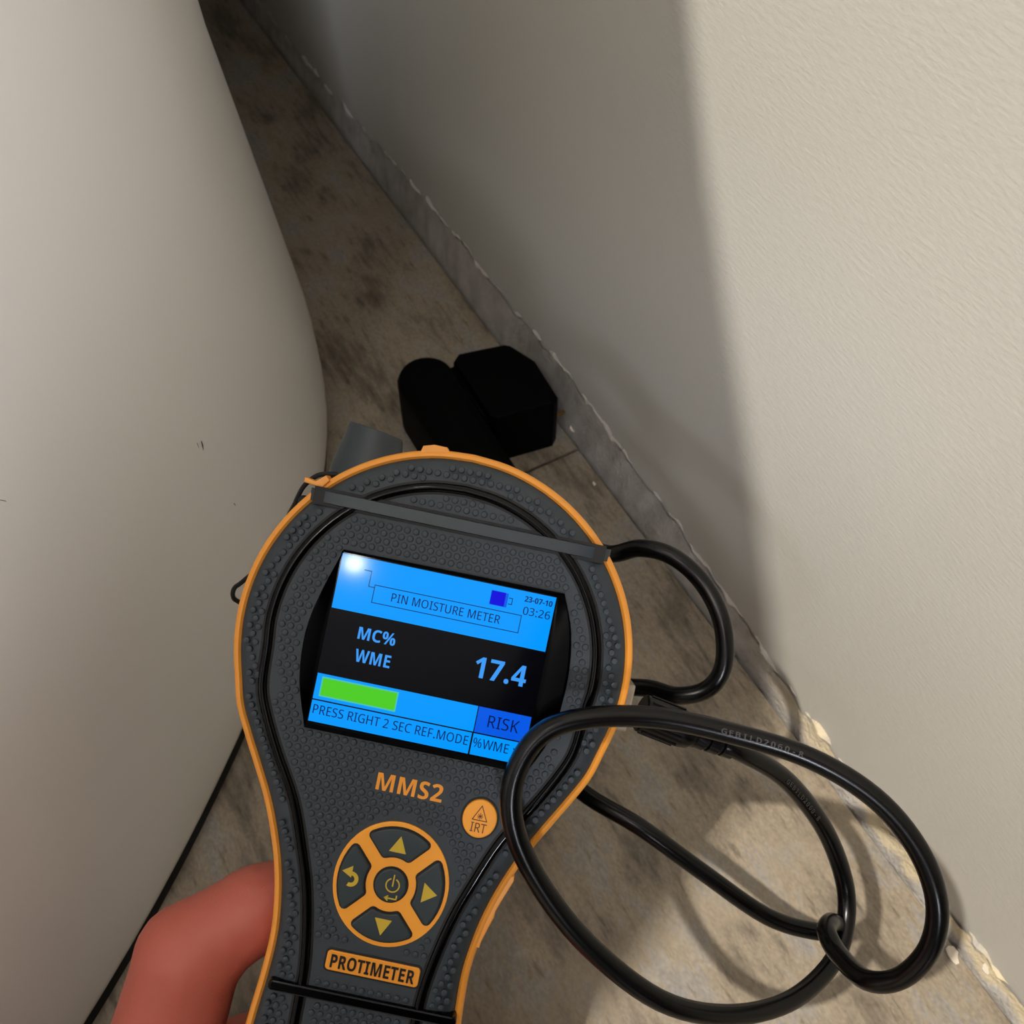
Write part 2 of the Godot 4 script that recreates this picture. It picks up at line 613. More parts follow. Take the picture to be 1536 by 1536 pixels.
func bars(called: String, lines: Array, wide: float, z: float, mat: Material, parent: Node3D) -> void:
	var b := Build.new()
	for l in lines:
		var d: Vector2 = (l[1] - l[0]).normalized()
		var n := Vector2(-d.y, d.x) * wide / 2
		var p := PackedVector2Array([l[0] - d * wide / 2 - n, l[1] + d * wide / 2 - n, l[1] + d * wide / 2 + n, l[0] - d * wide / 2 + n])
		prism(b, p, z - 0.6, z, 0.1, Transform3D(Basis.from_scale(Vector3(U, U, U)), Vector3.ZERO))
	obj(called, b.mesh(mat, Vector3.BACK), parent)

func tubepath(called: String, pts: Array, r: float, mat: Material, parent: Node3D, squash := 1.0) -> void:
	var b := Build.new()
	var p3 := []
	for p in pts:
		p3.append(p * U)
	b.tube(p3, r * U, 10, squash)
	obj(called, b.mesh(mat), parent)

func bezel_edge(n: int) -> PackedVector2Array:
	# TL -> BL -> BR -> TR, counter-clockwise, sides bowed
	var p := PackedVector2Array()
	var left := spline([Vector2(-160, 116), Vector2(-180, 52), Vector2(-192, -16), Vector2(-186, -89), Vector2(-164, -157)], n / 4)
	var right := spline([Vector2(174, -158), Vector2(201, -95), Vector2(208, -10), Vector2(199, 62), Vector2(177, 119)], n / 4)
	for i in n:
		p.append(left[i])
	for i in n:
		p.append(Vector2(-164, -157).lerp(Vector2(174, -158), float(i) / n))
	for i in n:
		p.append(right[i])
	for i in n:
		p.append(Vector2(177, 119).lerp(Vector2(-160, 116), float(i) / n))
	return p

func rect_edge(x0: float, y0: float, x1: float, y1: float, n: int) -> PackedVector2Array:
	var p := PackedVector2Array()
	var cs := [Vector2(x0, y1), Vector2(x0, y0), Vector2(x1, y0), Vector2(x1, y1)]
	for k in 4:
		for i in n:
			p.append(cs[k].lerp(cs[(k + 1) % 4], float(i) / n))
	return p

func sector(mid: float) -> PackedVector2Array:
	var p := PackedVector2Array()
	var ri := 40.0
	var ro := 79.0
	var h0 := PI / 4 - asin(11.5 / ri)
	var h1 := PI / 4 - asin(11.5 / ro)
	for k in 13:
		var a := lerpf(-h1, h1, k / 12.0) + mid
		p.append(Vector2(ro * cos(a), ro * 1.08 * sin(a)))
	for k in 9:
		var a := lerpf(h0, -h0, k / 8.0) + mid
		p.append(Vector2(ri * cos(a), ri * 1.08 * sin(a)))
	return rounded(p, 5.0)

func build_meter() -> void:
	var M := mats
	var o := thing("moisture_meter", "dark grey handheld moisture meter with orange rim and glowing blue screen, held upright", "moisture meter")
	o.transform = Transform3D(Basis(Vector3(0.7751, -0.1173, 0.6209), Vector3(0.5674, 0.5615, -0.6023), Vector3(-0.2779, 0.8192, 0.5017)).orthonormalized(), Vector3(-0.1264, 0.1498, 0.1518))
	var c := meter_outline()
	# textured front
	var b := Build.new()
	var rings := []
	for e in [[12, -34], [12, -20], [14, -14], [20, -8], [30, -3.5], [42, -1], [54, 0]]:
		rings.append(ring3(inset(c, e[0]), e[1]))
	var s := b.loft(rings)
	b.cap(s[-1], inset(c, 54))
	obj("front_shell", b.mesh(M.rubber, Vector3.BACK), o).set_meta("label", "dark grey dimpled rubber front")
	# orange rim
	b = Build.new()
	rings = []
	for e in [[16, -22], [9, -15], [4, -16], [1, -20], [0, -26], [0, -44], [6, -52], [16, -56]]:
		rings.append(ring3(inset(c, e[0]), e[1]))
	b.loft(rings)
	var rim := obj("rim", b.mesh(M.orange, Vector3.BACK), o)
	rim.set_meta("label", "orange band around the edge")
	# raised thumb grip on the right of the rim, tabs where the strap crosses it
	b = Build.new()
	var grip := []
	var gr2 := []
	for k in 15:
		var f := k / 14.0
		var y := lerpf(-318, -436, f)
		var x := 0.0
		for i in c.size():
			if c[i].x > 0 and absf(c[i].y - y) < 7:
				x = maxf(x, c[i].x)
		grip.append(Vector2(x - 12, y))
		gr2.append(Vector2(x + 4.0 * pow(sin(PI * clampf(f, 0.03, 0.97)), 0.5), y))
	gr2.reverse()
	pl("rim_grip", PackedVector2Array(grip + gr2), -46, -17, 2, M.orange, rim)
	pl("rim_tab", PackedVector2Array([Vector2(-205, 212), Vector2(-214, 199), Vector2(-243, 202), Vector2(-243, 210), Vector2(-226, 207), Vector2(-212, 219)]), -46, -12, 2, M.orange, rim)
	pl("rim_tab", PackedVector2Array([Vector2(-82, 276), Vector2(-34, 288), Vector2(-42, 298), Vector2(-62, 298), Vector2(-78, 293)]), -44, -18, 2, M.orange, rim)
	# back
	b = Build.new()
	rings = []
	for e in [[16, -50], [5, -56], [5, -80], [10, -140], [26, -190], [60, -222], [75, -228]]:
		rings.append(ring3(inset(c, e[0]), e[1]))
	s = b.loft(rings)
	b.cap(s[-1], inset(c, 75))
	obj("back_shell", b.mesh(M.rubber_smooth, Vector3.FORWARD), o)
	# sensor socket sticking out at the top
	b = Build.new()
	rings = []
	for e in [[60, 140], [60, 235], [55, 262], [48, 285], [46, 300], [44, 305], [36, 306], [33, 302], [32, 250]]:
		var r := []
		for k in 32:
			r.append(Vector3((-166 + e[0] * cos(TAU * k / 32)) * U, (e[1] + (0 if e[0] > 50 else -0.14 * e[0] * cos(TAU * k / 32))) * U, (-112 + e[0] * sin(TAU * k / 32)) * U))
		rings.append(r)
	s = b.loft(rings)
	obj("sensor_socket", b.mesh(M.rubber_smooth), o)
	# glossy black line round the face
	var half := []
	for k in 11:
		var a := deg_to_rad(10.0 * k)
		half.append(Vector3(247 * sin(a), -8 + 247 * cos(a), 0.0))
	for e in [[-109, 239], [-150, 224], [-203, 196], [-265, 159], [-330, 133], [-400, 110], [-490, 93], [-560, 89], [-700, 88], [-860, 88], [-900, 70], [-915, 0]]:
		half.append(Vector3(e[1], e[0], 0.0))
	var sp := spline(half, 4)
	var whole := []
	for i in range(sp.size() - 1, 0, -1):
		whole.append(Vector3(-sp[i].x, sp[i].y, sp[i].z))
	whole += sp
	var line2 := PackedVector2Array()
	for p in whole:
		line2.append(Vector2(p.x, p.y))
	ribbon("groove", line2, 10.5, 0.0, 0.8, M.black_gap, o)
	ribbon("trim_line", line2, 7.0, 0.5, 5.0, M.gloss_black, o).set_meta("label", "glossy black line looping round the face")
	# band across the head
	pl("strap_seam", rect(-222, 173.5, 224, 200.5), -16, 2.6, 0.5, M.black_gap, o)
	var band := Build.new()
	var rr := []
	for e in [[-233, -40], [-232, -24], [-228, -13], [-217, -1.5], [-200, 4.5], [-165, 6.6], [0, 6.6], [168, 6.6], [202, 4.5], [218, -1.5], [230, -13], [234, -24], [235, -40]]:
		rr.append([Vector3(e[0], 177.5, e[1] - 3) * U, Vector3(e[0], 178.5, e[1]) * U, Vector3(e[0], 195.5, e[1]) * U, Vector3(e[0], 196.5, e[1] - 3) * U])
	band.loft(rr, false)
	obj("strap_band", band.mesh(M.rubber_smooth, Vector3.BACK), o).set_meta("label", "smooth grey band across the head")
	# black bar low on the grip
	pl("grip_bar", round_rect(5, -543, 288, 17, 8), -20, 7, 3, M.gloss_black, o)
	build_bumps(o, c)
	build_screen(o)
	build_keys(o)
	# lettering on the face
	text("lettering", "MMS2", true, 9, -213.5, 101, 27, 0.0, 0.9, M.orange_print, o).set_meta("label", "orange model lettering under the screen")
	var badge := pl("badge", round_rect(10, -490, 142, 30, 6), -2, 3.0, 1.2, M.orange_print, o)
	pl("badge_edge", round_rect(10, -490, 148, 36, 8), -2, 1.2, 0.8, M.black_gap, badge)
	text("badge_lettering", "PROTIMETER", true, 10, -490, 128, 20, 3.0, 1.4, M.ink, badge)
	# cover at the socket on the right side
	pl("port_cover", round_rect(306, -37, 20, 74, 4), -105, -40, 3, M.port, o)

func ribbon(called: String, path: PackedVector2Array, halfw: float, z0: float, high: float, mat: Material, parent: Node3D) -> MeshInstance3D:
	var b := Build.new()
	var rings := []
	var n := path.size()
	for i in n:
		var d := (path[mini(i + 1, n - 1)] - path[maxi(i - 1, 0)]).normalized()
		var m := Vector2(-d.y, d.x)
		var r := []
		for k in 9:
			var a := PI * k / 8.0
			var q := path[i] + m * halfw * cos(a)
			r.append(Vector3(q.x, q.y, z0 + high * sin(a)) * U)
		rings.append(r)
	b.loft(rings, false)
	return obj(called, b.mesh(mat, Vector3.BACK), parent)

func build_bumps(o: Node3D, c: PackedVector2Array) -> void:
	var edge := inset(c, 25)
	var bez := inset(bezel_edge(12), -6)
	var b := Build.new()
	var row := 0
	var y := 280.0
	while y > -1040.0:
		var x := -330.0 + (6.75 if row % 2 else 0.0)
		while x < 330.0:
			var p := Vector2(x, y)
			var ok := Geometry2D.is_point_in_polygon(p, edge) and not Geometry2D.is_point_in_polygon(p, bez)
			ok = ok and absf(y - 187) > 19.5 and absf(y + 543) > 15
			ok = ok and not (absf(x - 10) < 84 and absf(y + 490) < 27) and not (absf(x - 9) < 60 and absf(y + 213) < 20)
			ok = ok and Vector2((x - 11) / 98.0, (y + 361) / 105.0).length() > 1.0 and p.distance_to(Vector2(121, -237)) > 37
			if ok:
				var w := trim_half(y)
				if y > -112:
					ok = absf(p.distance_to(Vector2(0, -8)) - 247) > 14.5
				else:
					ok = absf(absf(x) - w) > 16
			if ok:
				var z0 := -3.5
				var rings := []
				for e in [[5.2, z0], [5.0, 1.6], [4.2, 2.4]]:
					var r := []
					for k in 9:
						r.append(Vector3(x + e[0] * cos(TAU * k / 9), y + e[0] * sin(TAU * k / 9), e[1]) * U)
					rings.append(r)
				var s := b.loft(rings)
				b.fan(s[2], 9, Vector3(x, y, 2.45) * U)
			x += 13.5
		y -= 11.7
		row += 1
	var m := obj("grip_dimples", b.mesh(mats.rubber, Vector3.BACK, 60.0), o)
	m.set_meta("kind", "stuff")

func trim_half(y: float) -> float:
	var h := [[-112, 238], [-150, 224], [-203, 196], [-265, 159], [-330, 133], [-400, 110], [-490, 93], [-560, 89], [-860, 88], [-915, 30]]
	for i in h.size() - 1:
		if y >= h[i + 1][0]:
			return lerpf(h[i][1], h[i + 1][1], clampf((y - h[i][0]) / float(h[i + 1][0] - h[i][0]), 0, 1))
	return 0.0

func build_screen(o: Node3D) -> void:
	var M := mats
	var n := 16
	var outer := bezel_edge(n)
	var inner := rect_edge(-163, -148, 168, 112, n)
	var b := Build.new()
	var mid := PackedVector2Array()
	var mid2 := PackedVector2Array()
	for i in outer.size():
		mid.append(outer[i].lerp(inner[i], 0.12))
		mid2.append(outer[i].lerp(inner[i], 0.8))
	b.loft([ring3(outer, -2), ring3(inset(outer, 0.8), 5.5), ring3(mid, 6.5), ring3(mid2, 3.5), ring3(inner, 3.2), ring3(inner, 0.0)])
	obj("bezel", b.mesh(M.bezel, Vector3.BACK), o).set_meta("label", "glossy black screen surround with bowed sides")
	var d := pl("display", rect(-163, -148, 168, 112), -3, 1.2, 0.2, M.value_black, o)
	d.set_meta("label", "lit blue and black screen with a moisture reading")
	pl("header", rect(-161, 27, 166, 110), 0.5, 1.6, 0.2, M.blue, d)
	pl("level_row", rect(-161, -112, 84.5, -73), 0.5, 1.6, 0.2, M.blue, d)
	pl("level_frame", rect(-153, -107, -36, -77), 0.5, 1.8, 0.1, lit("frame_cyan", Color(0.35, 0.85, 0.75), 0.8), d)
	pl("level_bar", rect(-151, -105, -38, -79), 0.5, 2.1, 0.1, M.green, d)
	pl("risk_cell", rect(86, -112, 166, -73), 0.5, 1.6, 0.2, M.blue_deep, d)
	pl("footer", rect(-161, -146, 83.5, -114), 0.5, 1.6, 0.2, M.blue, d)
	pl("footer", rect(86, -146, 166, -114), 0.5, 1.6, 0.2, M.blue, d)
	bars("title_frame", [[Vector2(-104, 73), Vector2(120, 73)], [Vector2(120, 73), Vector2(120, 46.5)], [Vector2(120, 46.5), Vector2(-104, 46.5)], [Vector2(-104, 46.5), Vector2(-104, 73)], [Vector2(-104, 69), Vector2(-113, 69)], [Vector2(-113, 69), Vector2(-113, 92)], [Vector2(-113, 92), Vector2(-124, 92)]], 1.1, 1.75, M.blue_line, d)
	text("screen_text", "PIN MOISTURE METER", false, 7, 60, 166, 13, 1.6, 0.2, M.navy_text, d)
	pl("battery", rect(69, 80, 95, 101), 0.5, 1.8, 0.1, M.blue_deep, d)
	pl("battery", rect(69, 80.5, 91, 101.5), 0.5, 2.0, 0.1, M.battery_blue, d)
	bars("battery", [[Vector2(97, 86), Vector2(102, 86)], [Vector2(102, 86), Vector2(102, 95)], [Vector2(102, 95), Vector2(97, 95)]], 1.1, 1.8, M.blue_line, d)
	text("screen_text", "23-07-10", true, 141, 99, 42, 8.5, 1.6, 0.2, M.navy_text, d)
	text("screen_text", "03:26", false, 141.5, 81, 41, 12.5, 1.6, 0.2, M.navy_text, d)
	text("screen_text", "MC%", true, -85.5, -1.5, 57, 19, 1.2, 0.4, M.blue_text, d)
	text("screen_text", "WME", true, -85, -35.5, 54, 19, 1.2, 0.4, M.blue_text, d)
	text("reading", "17.4", true, 107, -16, 79, 32, 1.2, 0.4, M.blue_text, d)
	text("screen_text", "RISK", false, 127, -92, 47, 18, 1.6, 0.2, M.navy_text, d)
	text("screen_text", "PRESS RIGHT 2 SEC REF.MODE", false, -38.5, -127, 237, 14, 1.6, 0.2, M.navy_text, d)
	text("screen_text", "%WME", false, 115, -127, 54, 14, 1.6, 0.2, M.navy_text, d)
	pl("screen_mark", PackedVector2Array([Vector2(148, -124), Vector2(154, -124), Vector2(151, -129)]), 0.5, 1.8, 0.05, M.navy_text, d)
	var l := AreaLight3D.new()
	l.name = "screen_glow"
	l.area_size = Vector2(320, 250) * U
	l.light_color = Color(0.25, 0.6, 1.0)
	l.light_energy = 0.0006
	l.area_normalize_energy = true
	l.shadow_enabled = true
	o.add_child(l, true)
	l.position = Vector3(2, -18, 9) * U
	l.rotation_degrees.y = 180

func build_keys(o: Node3D) -> void:
	var M := mats
	var at := Vector2(11, -361)
	var pad := pl("keypad", circle(at.x, at.y, 87, 94.5, 64), -2, 2.6, 1.2, M.orange_pad, o)
	pad.set_meta("label", "round orange keypad plate")
	var syms := {0: "right", 1: "up", 2: "back", 3: "down"}
	for k in 4:
		var a := PI / 2 * k
		var poly := sector(a)
		var gap := inset(poly, 2.5 if Geometry2D.is_polygon_clockwise(poly) else -2.5)
		var mv := PackedVector2Array(); var mg := PackedVector2Array()
		gap = Geometry2D.offset_polygon(poly, 2.4, Geometry2D.JOIN_ROUND)[0]
		for p in poly: mv.append(p + at)
		for p in gap: mg.append(p + at)
		pl("key_gap", mg, 0, 3.0, 0.3, M.black_gap, pad)
		var key := pl("key", mv, 0, 8.0, 2.6, M.key, o)
		key.set_meta("label", "dark grey %s key with a yellow symbol" % syms[k])
		var q := at + Vector2(cos(a) * 59, sin(a) * 59 * 1.08)
		if k == 1:
			pl("symbol", PackedVector2Array([q + Vector2(-13, -13), q + Vector2(13, -13), q + Vector2(1, 12)]), 7.5, 8.6, 0.2, M.gold, key)
		elif k == 3:
			pl("symbol", PackedVector2Array([q + Vector2(-13, 13), q + Vector2(0, -12), q + Vector2(13, 13)]), 7.5, 8.6, 0.2, M.gold, key)
		elif k == 0:
			pl("symbol", PackedVector2Array([q + Vector2(-10, -15), q + Vector2(12, 0), q + Vector2(-10, 15)]), 7.5, 8.6, 0.2, M.gold, key)
		else:
			var arc := PackedVector2Array()
			for i in 15:
				var t := lerpf(-2.0, 1.75, i / 14.0)
				arc.append(q + Vector2(-1, -2) + Vector2(11.5 * cos(t), 11.5 * sin(t)))
			for i in 15:
				var t := lerpf(1.75, -2.0, i / 14.0)
				arc.append(q + Vector2(-1, -2) + Vector2(5.5 * cos(t), 5.5 * sin(t)))
			pl("symbol", arc, 7.5, 8.6, 0.2, M.gold, key)
			pl("symbol", PackedVector2Array([q + Vector2(-16, 8), q + Vector2(-1, 18), q + Vector2(-1, 0)]), 7.5, 8.6, 0.2, M.gold, key)
	pl("key_gap", circle(at.x, at.y, 26.5, 27.5, 40), 0, 3.0, 0.3, M.black_gap, pad)
	var pw := pl("key", circle(at.x, at.y, 24, 25, 40), 0, 7.0, 2.2, M.key, o)
	pw.set_meta("label", "round power key in the middle")
	var c2 := at + Vector2(3, 1)
	var arc := PackedVector2Array()
	for i in 25:
		var t := lerpf(PI / 2 + 0.38, TAU + PI / 2 - 0.38, i / 24.0)
		arc.append(c2 + Vector2(11 * cos(t), 11 * sin(t)))
	for i in 25:
		var t := lerpf(TAU + PI / 2 - 0.38, PI / 2 + 0.38, i / 24.0)
		arc.append(c2 + Vector2(9 * cos(t), 9 * sin(t)))
	pl("symbol", arc, 6.5, 7.6, 0.2, M.gold, pw)
	bars("symbol", [[c2 + Vector2(0, -1), c2 + Vector2(0, 15)], [c2 + Vector2(9, -15), c2 + Vector2(9, -20)], [c2 + Vector2(9, -20), c2 + Vector2(-8, -20)], [c2 + Vector2(-8, -20), c2 + Vector2(-4, -17)], [c2 + Vector2(-8, -20), c2 + Vector2(-4, -23)]], 2.0, 7.6, M.gold, pw)
	# orange button at the right
	var ib := pl("round_button", circle(121, -237, 26, 29, 44), 0, 6.0, 2.4, M.orange_pad, o)
	ib.set_meta("label", "orange round button with a warning triangle")
	pl("button_gap", circle(121, -237, 29, 32, 44), -1, 1.6, 0.4, M.black_gap, ib)
	var tc := Vector2(121, -230)
	bars("symbol", [[tc + Vector2(-11, -9), tc + Vector2(11, -9)], [tc + Vector2(11, -9), tc + Vector2(0, 13)], [tc + Vector2(0, 13), tc + Vector2(-11, -9)]], 1.3, 6.3, M.ink_brown, ib)
	bars("symbol", [[tc + Vector2(-4, -3), tc + Vector2(4, -3)], [tc + Vector2(0, -7), tc + Vector2(0, 2)], [tc + Vector2(-3, -6), tc + Vector2(3, 0)], [tc + Vector2(-3, 0), tc + Vector2(3, -6)]], 1.0, 6.3, M.ink_brown, ib)
	text("symbol", "IRT", false, 121.5, -250, 24, 14, 6.0, 0.4, M.ink_brown, ib)

# ------------------------------------------------------------------ cable, plug, probe, cord
func cable_points() -> Array:
	return [Vector3(-0.0717, 0.1231, 0.1967), Vector3(-0.0680, 0.1207, 0.1998), Vector3(-0.0566, 0.1061, 0.2081), Vector3(-0.0488, 0.0887, 0.2207), Vector3(-0.0484, 0.0760, 0.2337), Vector3(-0.0549, 0.0719, 0.2427), Vector3(-0.0654, 0.0739, 0.2477), Vector3(-0.0814, 0.0811, 0.2490), Vector3(-0.0989, 0.0925, 0.2446), Vector3(-0.1135, 0.1054, 0.2353), Vector3(-0.1235, 0.1177, 0.2197), Vector3(-0.1281, 0.1285, 0.2055), Vector3(-0.1286, 0.1376, 0.1943), Vector3(-0.1247, 0.1448, 0.1867), Vector3(-0.1165, 0.1501, 0.1826), Vector3(-0.1066, 0.1515, 0.1839), Vector3(-0.0915, 0.1489, 0.1905), Vector3(-0.0771, 0.1459, 0.2014), Vector3(-0.0648, 0.1437, 0.2137), Vector3(-0.0569, 0.1408, 0.2269), Vector3(-0.0540, 0.1365, 0.2394), Vector3(-0.0553, 0.1309, 0.2499), Vector3(-0.0595, 0.1230, 0.2564), Vector3(-0.0651, 0.1127, 0.2582), Vector3(-0.0693, 0.1048, 0.2548), Vector3(-0.0680, 0.0954, 0.2471), Vector3(-0.0657, 0.0911, 0.2413), Vector3(-0.0602, 0.0831, 0.2395), Vector3(-0.0514, 0.0612, 0.2403), Vector3(-0.0547, 0.0543, 0.2377), Vector3(-0.0660, 0.0589, 0.2280), Vector3(-0.0782, 0.0694, 0.2101), Vector3(-0.0883, 0.0773, 0.1936), Vector3(-0.0974, 0.0773, 0.1766), Vector3(-0.0987, 0.0748, 0.1600), Vector3(-0.0861, 0.0856, 0.1533), Vector3(-0.0736, 0.1013, 0.1665), Vector3(-0.0681, 0.1065, 0.1751), Vector3(-0.0611, 0.1103, 0.1787), Vector3(-0.0555, 0.1159, 0.1765), Vector3(-0.0516, 0.1225, 0.1680), Vector3(-0.0513, 0.1266, 0.1574), Vector3(-0.0551, 0.1296, 0.1484), Vector3(-0.0606, 0.1283, 0.1415), Vector3(-0.0659, 0.1199, 0.1343), Vector3(-0.0656, 0.1024, 0.1134), Vector3(-0.0594, 0.0770, 0.0820), Vector3(-0.0545, 0.0420, 0.0740), Vector3(-0.0520, 0.0200, 0.0640), Vector3(-0.0512, 0.0160, 0.0500)]

func build_cable() -> void:
	var M := mats
	var o := thing("probe_cable", "black rubber cable looping in front of the meter and the wall, plugged into the meter", "cable")
	var pts := spline(cable_points(), 6)
	var b := Build.new()
	b.tube(pts, 0.00243, 16)
	obj("cable_sheath", b.mesh(M.cable), o)
	# faint print along the sheath
	var eye := Vector3(-0.1636, 0.36, 0.2563)
	for run in [["GEBILD2060-8", 16.85], ["GEBILD2060-8", 1.9]]:
		var st := SurfaceTool.new()
		var at: float = run[1] * 6.0
		for ch in run[0]:
			var i := int(at)
			var p: Vector3 = pts[i].lerp(pts[i + 1], at - i)
			var d: Vector3 = (pts[i + 2] - pts[i - 1]).normalized()
			var out := (eye - p).normalized()
			out = (out - d * out.dot(d)).normalized()
			var up := out.cross(d)
			out = (out + up * 0.25).normalized()
			up = out.cross(d)
			var tm := text_mesh(ch, true)
			var bb := tm.get_aabb()
			var sc := 0.00125 / 0.46
			st.append_from(tm, 0, Transform3D(Basis(d * sc * 1.25, up * sc, out * sc * 0.06), p + out * 0.00241 - (d * bb.get_center().x * sc * 1.25 + up * 0.23 * sc)))
			at += 0.0016 / pts[i].distance_to(pts[i + 1])
		var m := st.commit()
		m.surface_set_material(0, M.cable_print)
		obj("sheath_print", m, o)
	# plug
	var tip := Vector3(-0.0680, 0.1207, 0.1998)
	var xd := (tip - PLUG).normalized()
	b = Build.new()
	lathe(b, tip - xd * 0.0275, xd, [[0.0, 0.0], [0.0042, 0.0], [0.0046, 0.0004], [0.0046, 0.0108], [0.0042, 0.0132], [0.0034, 0.0142], [0.0034, 0.0150], [0.0, 0.0150]], 28)
	obj("plug", b.mesh(M.cable), o).set_meta("label", "black plug body")
	b = Build.new()
	for k in 10:
		var a := TAU * k / 10.0
		var pr := xd.cross(Vector3.UP).normalized()
		var qr := xd.cross(pr)
		var c := tip - xd * 0.0262 + (pr * cos(a) + qr * sin(a)) * 0.0046
		b.tube([c, c + xd * 0.009], 0.0004, 6)
	obj("plug_rib", b.mesh(M.cable), o).set_meta("kind", "stuff")
	b = Build.new()
	lathe(b, tip - xd * 0.0125, xd, [[0.0, 0.0], [0.0032, 0.0], [0.0032, 0.0024], [0.0026, 0.0026], [0.0026, 0.0033], [0.0031, 0.0035], [0.0030, 0.0062], [0.0025, 0.0064], [0.0025, 0.0070], [0.0029, 0.0072], [0.0027, 0.0100], [0.0023, 0.0102], [0.0, 0.0102]], 24)
	obj("strain_relief", b.mesh(M.cable), o)

func lathe(b: Build, base: Vector3, axis: Vector3, prof: Array, n: int) -> void:
	var pr := axis.cross(Vector3.UP).normalized()
	var qr := axis.cross(pr)
	var rings := []
	for e in prof:
		var r := []
		for k in n:
			var a := TAU * k / n
			r.append(base + axis * e[1] + (pr * cos(a) + qr * sin(a)) * maxf(e[0], 0.00001))
		rings.append(r)
	b.loft(rings)

func build_probe() -> void:
	var M := mats
	var o := thing("pin_probe", "matt black pin probe lying on the floor against the foot of the wall", "probe")
	var flip := Transform3D(Basis(Vector3(1, 0, 0), Vector3(0, 0, -1), Vector3(0, 1, 0)), Vector3.ZERO)
	var b := Build.new()
	var poly := rounded(PackedVector2Array([Vector2(-0.0345, 0.0335), Vector2(-0.0085, 0.0275), Vector2(-0.0030, 0.012), Vector2(-0.0050, -0.0135), Vector2(-0.0360, -0.0085)]), 0.003)
	prism(b, poly, 0.0002, 0.030, 0.0022, flip, true)
	obj("probe_head", b.mesh(M.probe), o)
	b = Build.new()
	var st := PackedVector2Array()
	var a := Vector2(-0.0495, 0.0265); var e := Vector2(-0.0512, -0.052)
	for k in 13:
		var t := PI * k / 12.0
		st.append(a + Vector2(cos(t), sin(t)) * 0.0128)
	for k in 13:
		var t := PI + PI * k / 12.0
		st.append(e + Vector2(cos(t), sin(t)) * 0.0120)
	prism(b, st, 0.0002, 0.031, 0.004, flip, true)
	obj("handle", b.mesh(M.probe), o)
	b = Build.new()
	prism(b, rect(-0.040, -0.006, -0.030, 0.030), 0.0004, 0.026, 0.001, flip, true)
	obj("bridge", b.mesh(M.probe), o)
	for z in [-0.012, 0.004]:
		b = Build.new()
		b.tube([Vector3(-0.006, 0.008, z), Vector3(0.004, 0.008, z), Vector3(0.0052, 0.008, z)], [0.0009, 0.0009, 0.0001], 8)
		obj("pin", b.mesh(M.brass), o)

func build_cord() -> void:
	var M := mats
	var o := thing("wrist_cord", "thin black knotted wrist cord looped at the left edge of the meter", "cord")
	var pts := spline([Vector3(-0.1240, 0.1645, 0.1095), Vector3(-0.1292, 0.1637, 0.1056), Vector3(-0.1323, 0.1611, 0.1021), Vector3(-0.1361, 0.1580, 0.1012), Vector3(-0.1394, 0.1522, 0.1008), Vector3(-0.1418, 0.1444, 0.0982), Vector3(-0.1477, 0.1284, 0.0952), Vector3(-0.1575, 0.1285, 0.0995), Vector3(-0.1606, 0.1308, 0.1021), Vector3(-0.1618, 0.1294, 0.1037), Vector3(-0.1606, 0.1250, 0.1035), Vector3(-0.1562, 0.1137, 0.1045)], 6)
	var b := Build.new()
	b.tube(pts, 0.00062, 8)
	obj("cord", b.mesh(M.cord), o)
	for p in [Vector3(-0.1300, 0.1620, 0.1060), Vector3(-0.1375, 0.1565, 0.1040)]:
		var s := SphereMesh.new()
		s.radius = 0.0014; s.height = 0.0026; s.radial_segments = 14; s.rings = 8
		s.material = M.cord
		obj("knot", s, o).position = p

func build_debris() -> void:
	var r := RandomNumberGenerator.new()
	r.seed = 6
	var list := [
		[Vector3(-0.0010, 0.0, 0.2620), 0.0030, "larger white paint flake on the dark joint by the looped cable"],
		[Vector3(0.0040, 0.003, 0.2700), 0.0019, "small pale paint flake tucked against the torn wall edge below the larger flake"],
		[Vector3(0.0030, 0.004, 0.0120), 0.0024, "cream chip stuck on the bare wall foot beside the black probe"],
		[Vector3(-0.0030, 0.0, 0.0400), 0.0012, "tiny pale chip on the floor between the meter and the wall"]]
	for e in list:
		var b := Build.new()
		var poly := PackedVector2Array()
		for k in 9:
			var a := TAU * k / 9
			poly.append(Vector2(cos(a) * 0.75, sin(a) * 1.15) * e[1] * r.randf_range(0.55, 1.0))
		prism(b, poly, 0.0, 0.0006, 0.0002, Transform3D(Basis(Vector3(1, 0, 0), Vector3(0, 0.3, -1).normalized(), Vector3(0, 1, 0.3).normalized()), Vector3.ZERO), true)
		var o := obj("paint_flake", b.mesh(mats.chip))
		o.position = e[0] + Vector3(0, 0.0004, 0)
		tag(o, e[2], "paint flake", "loose paint flakes along the wall")

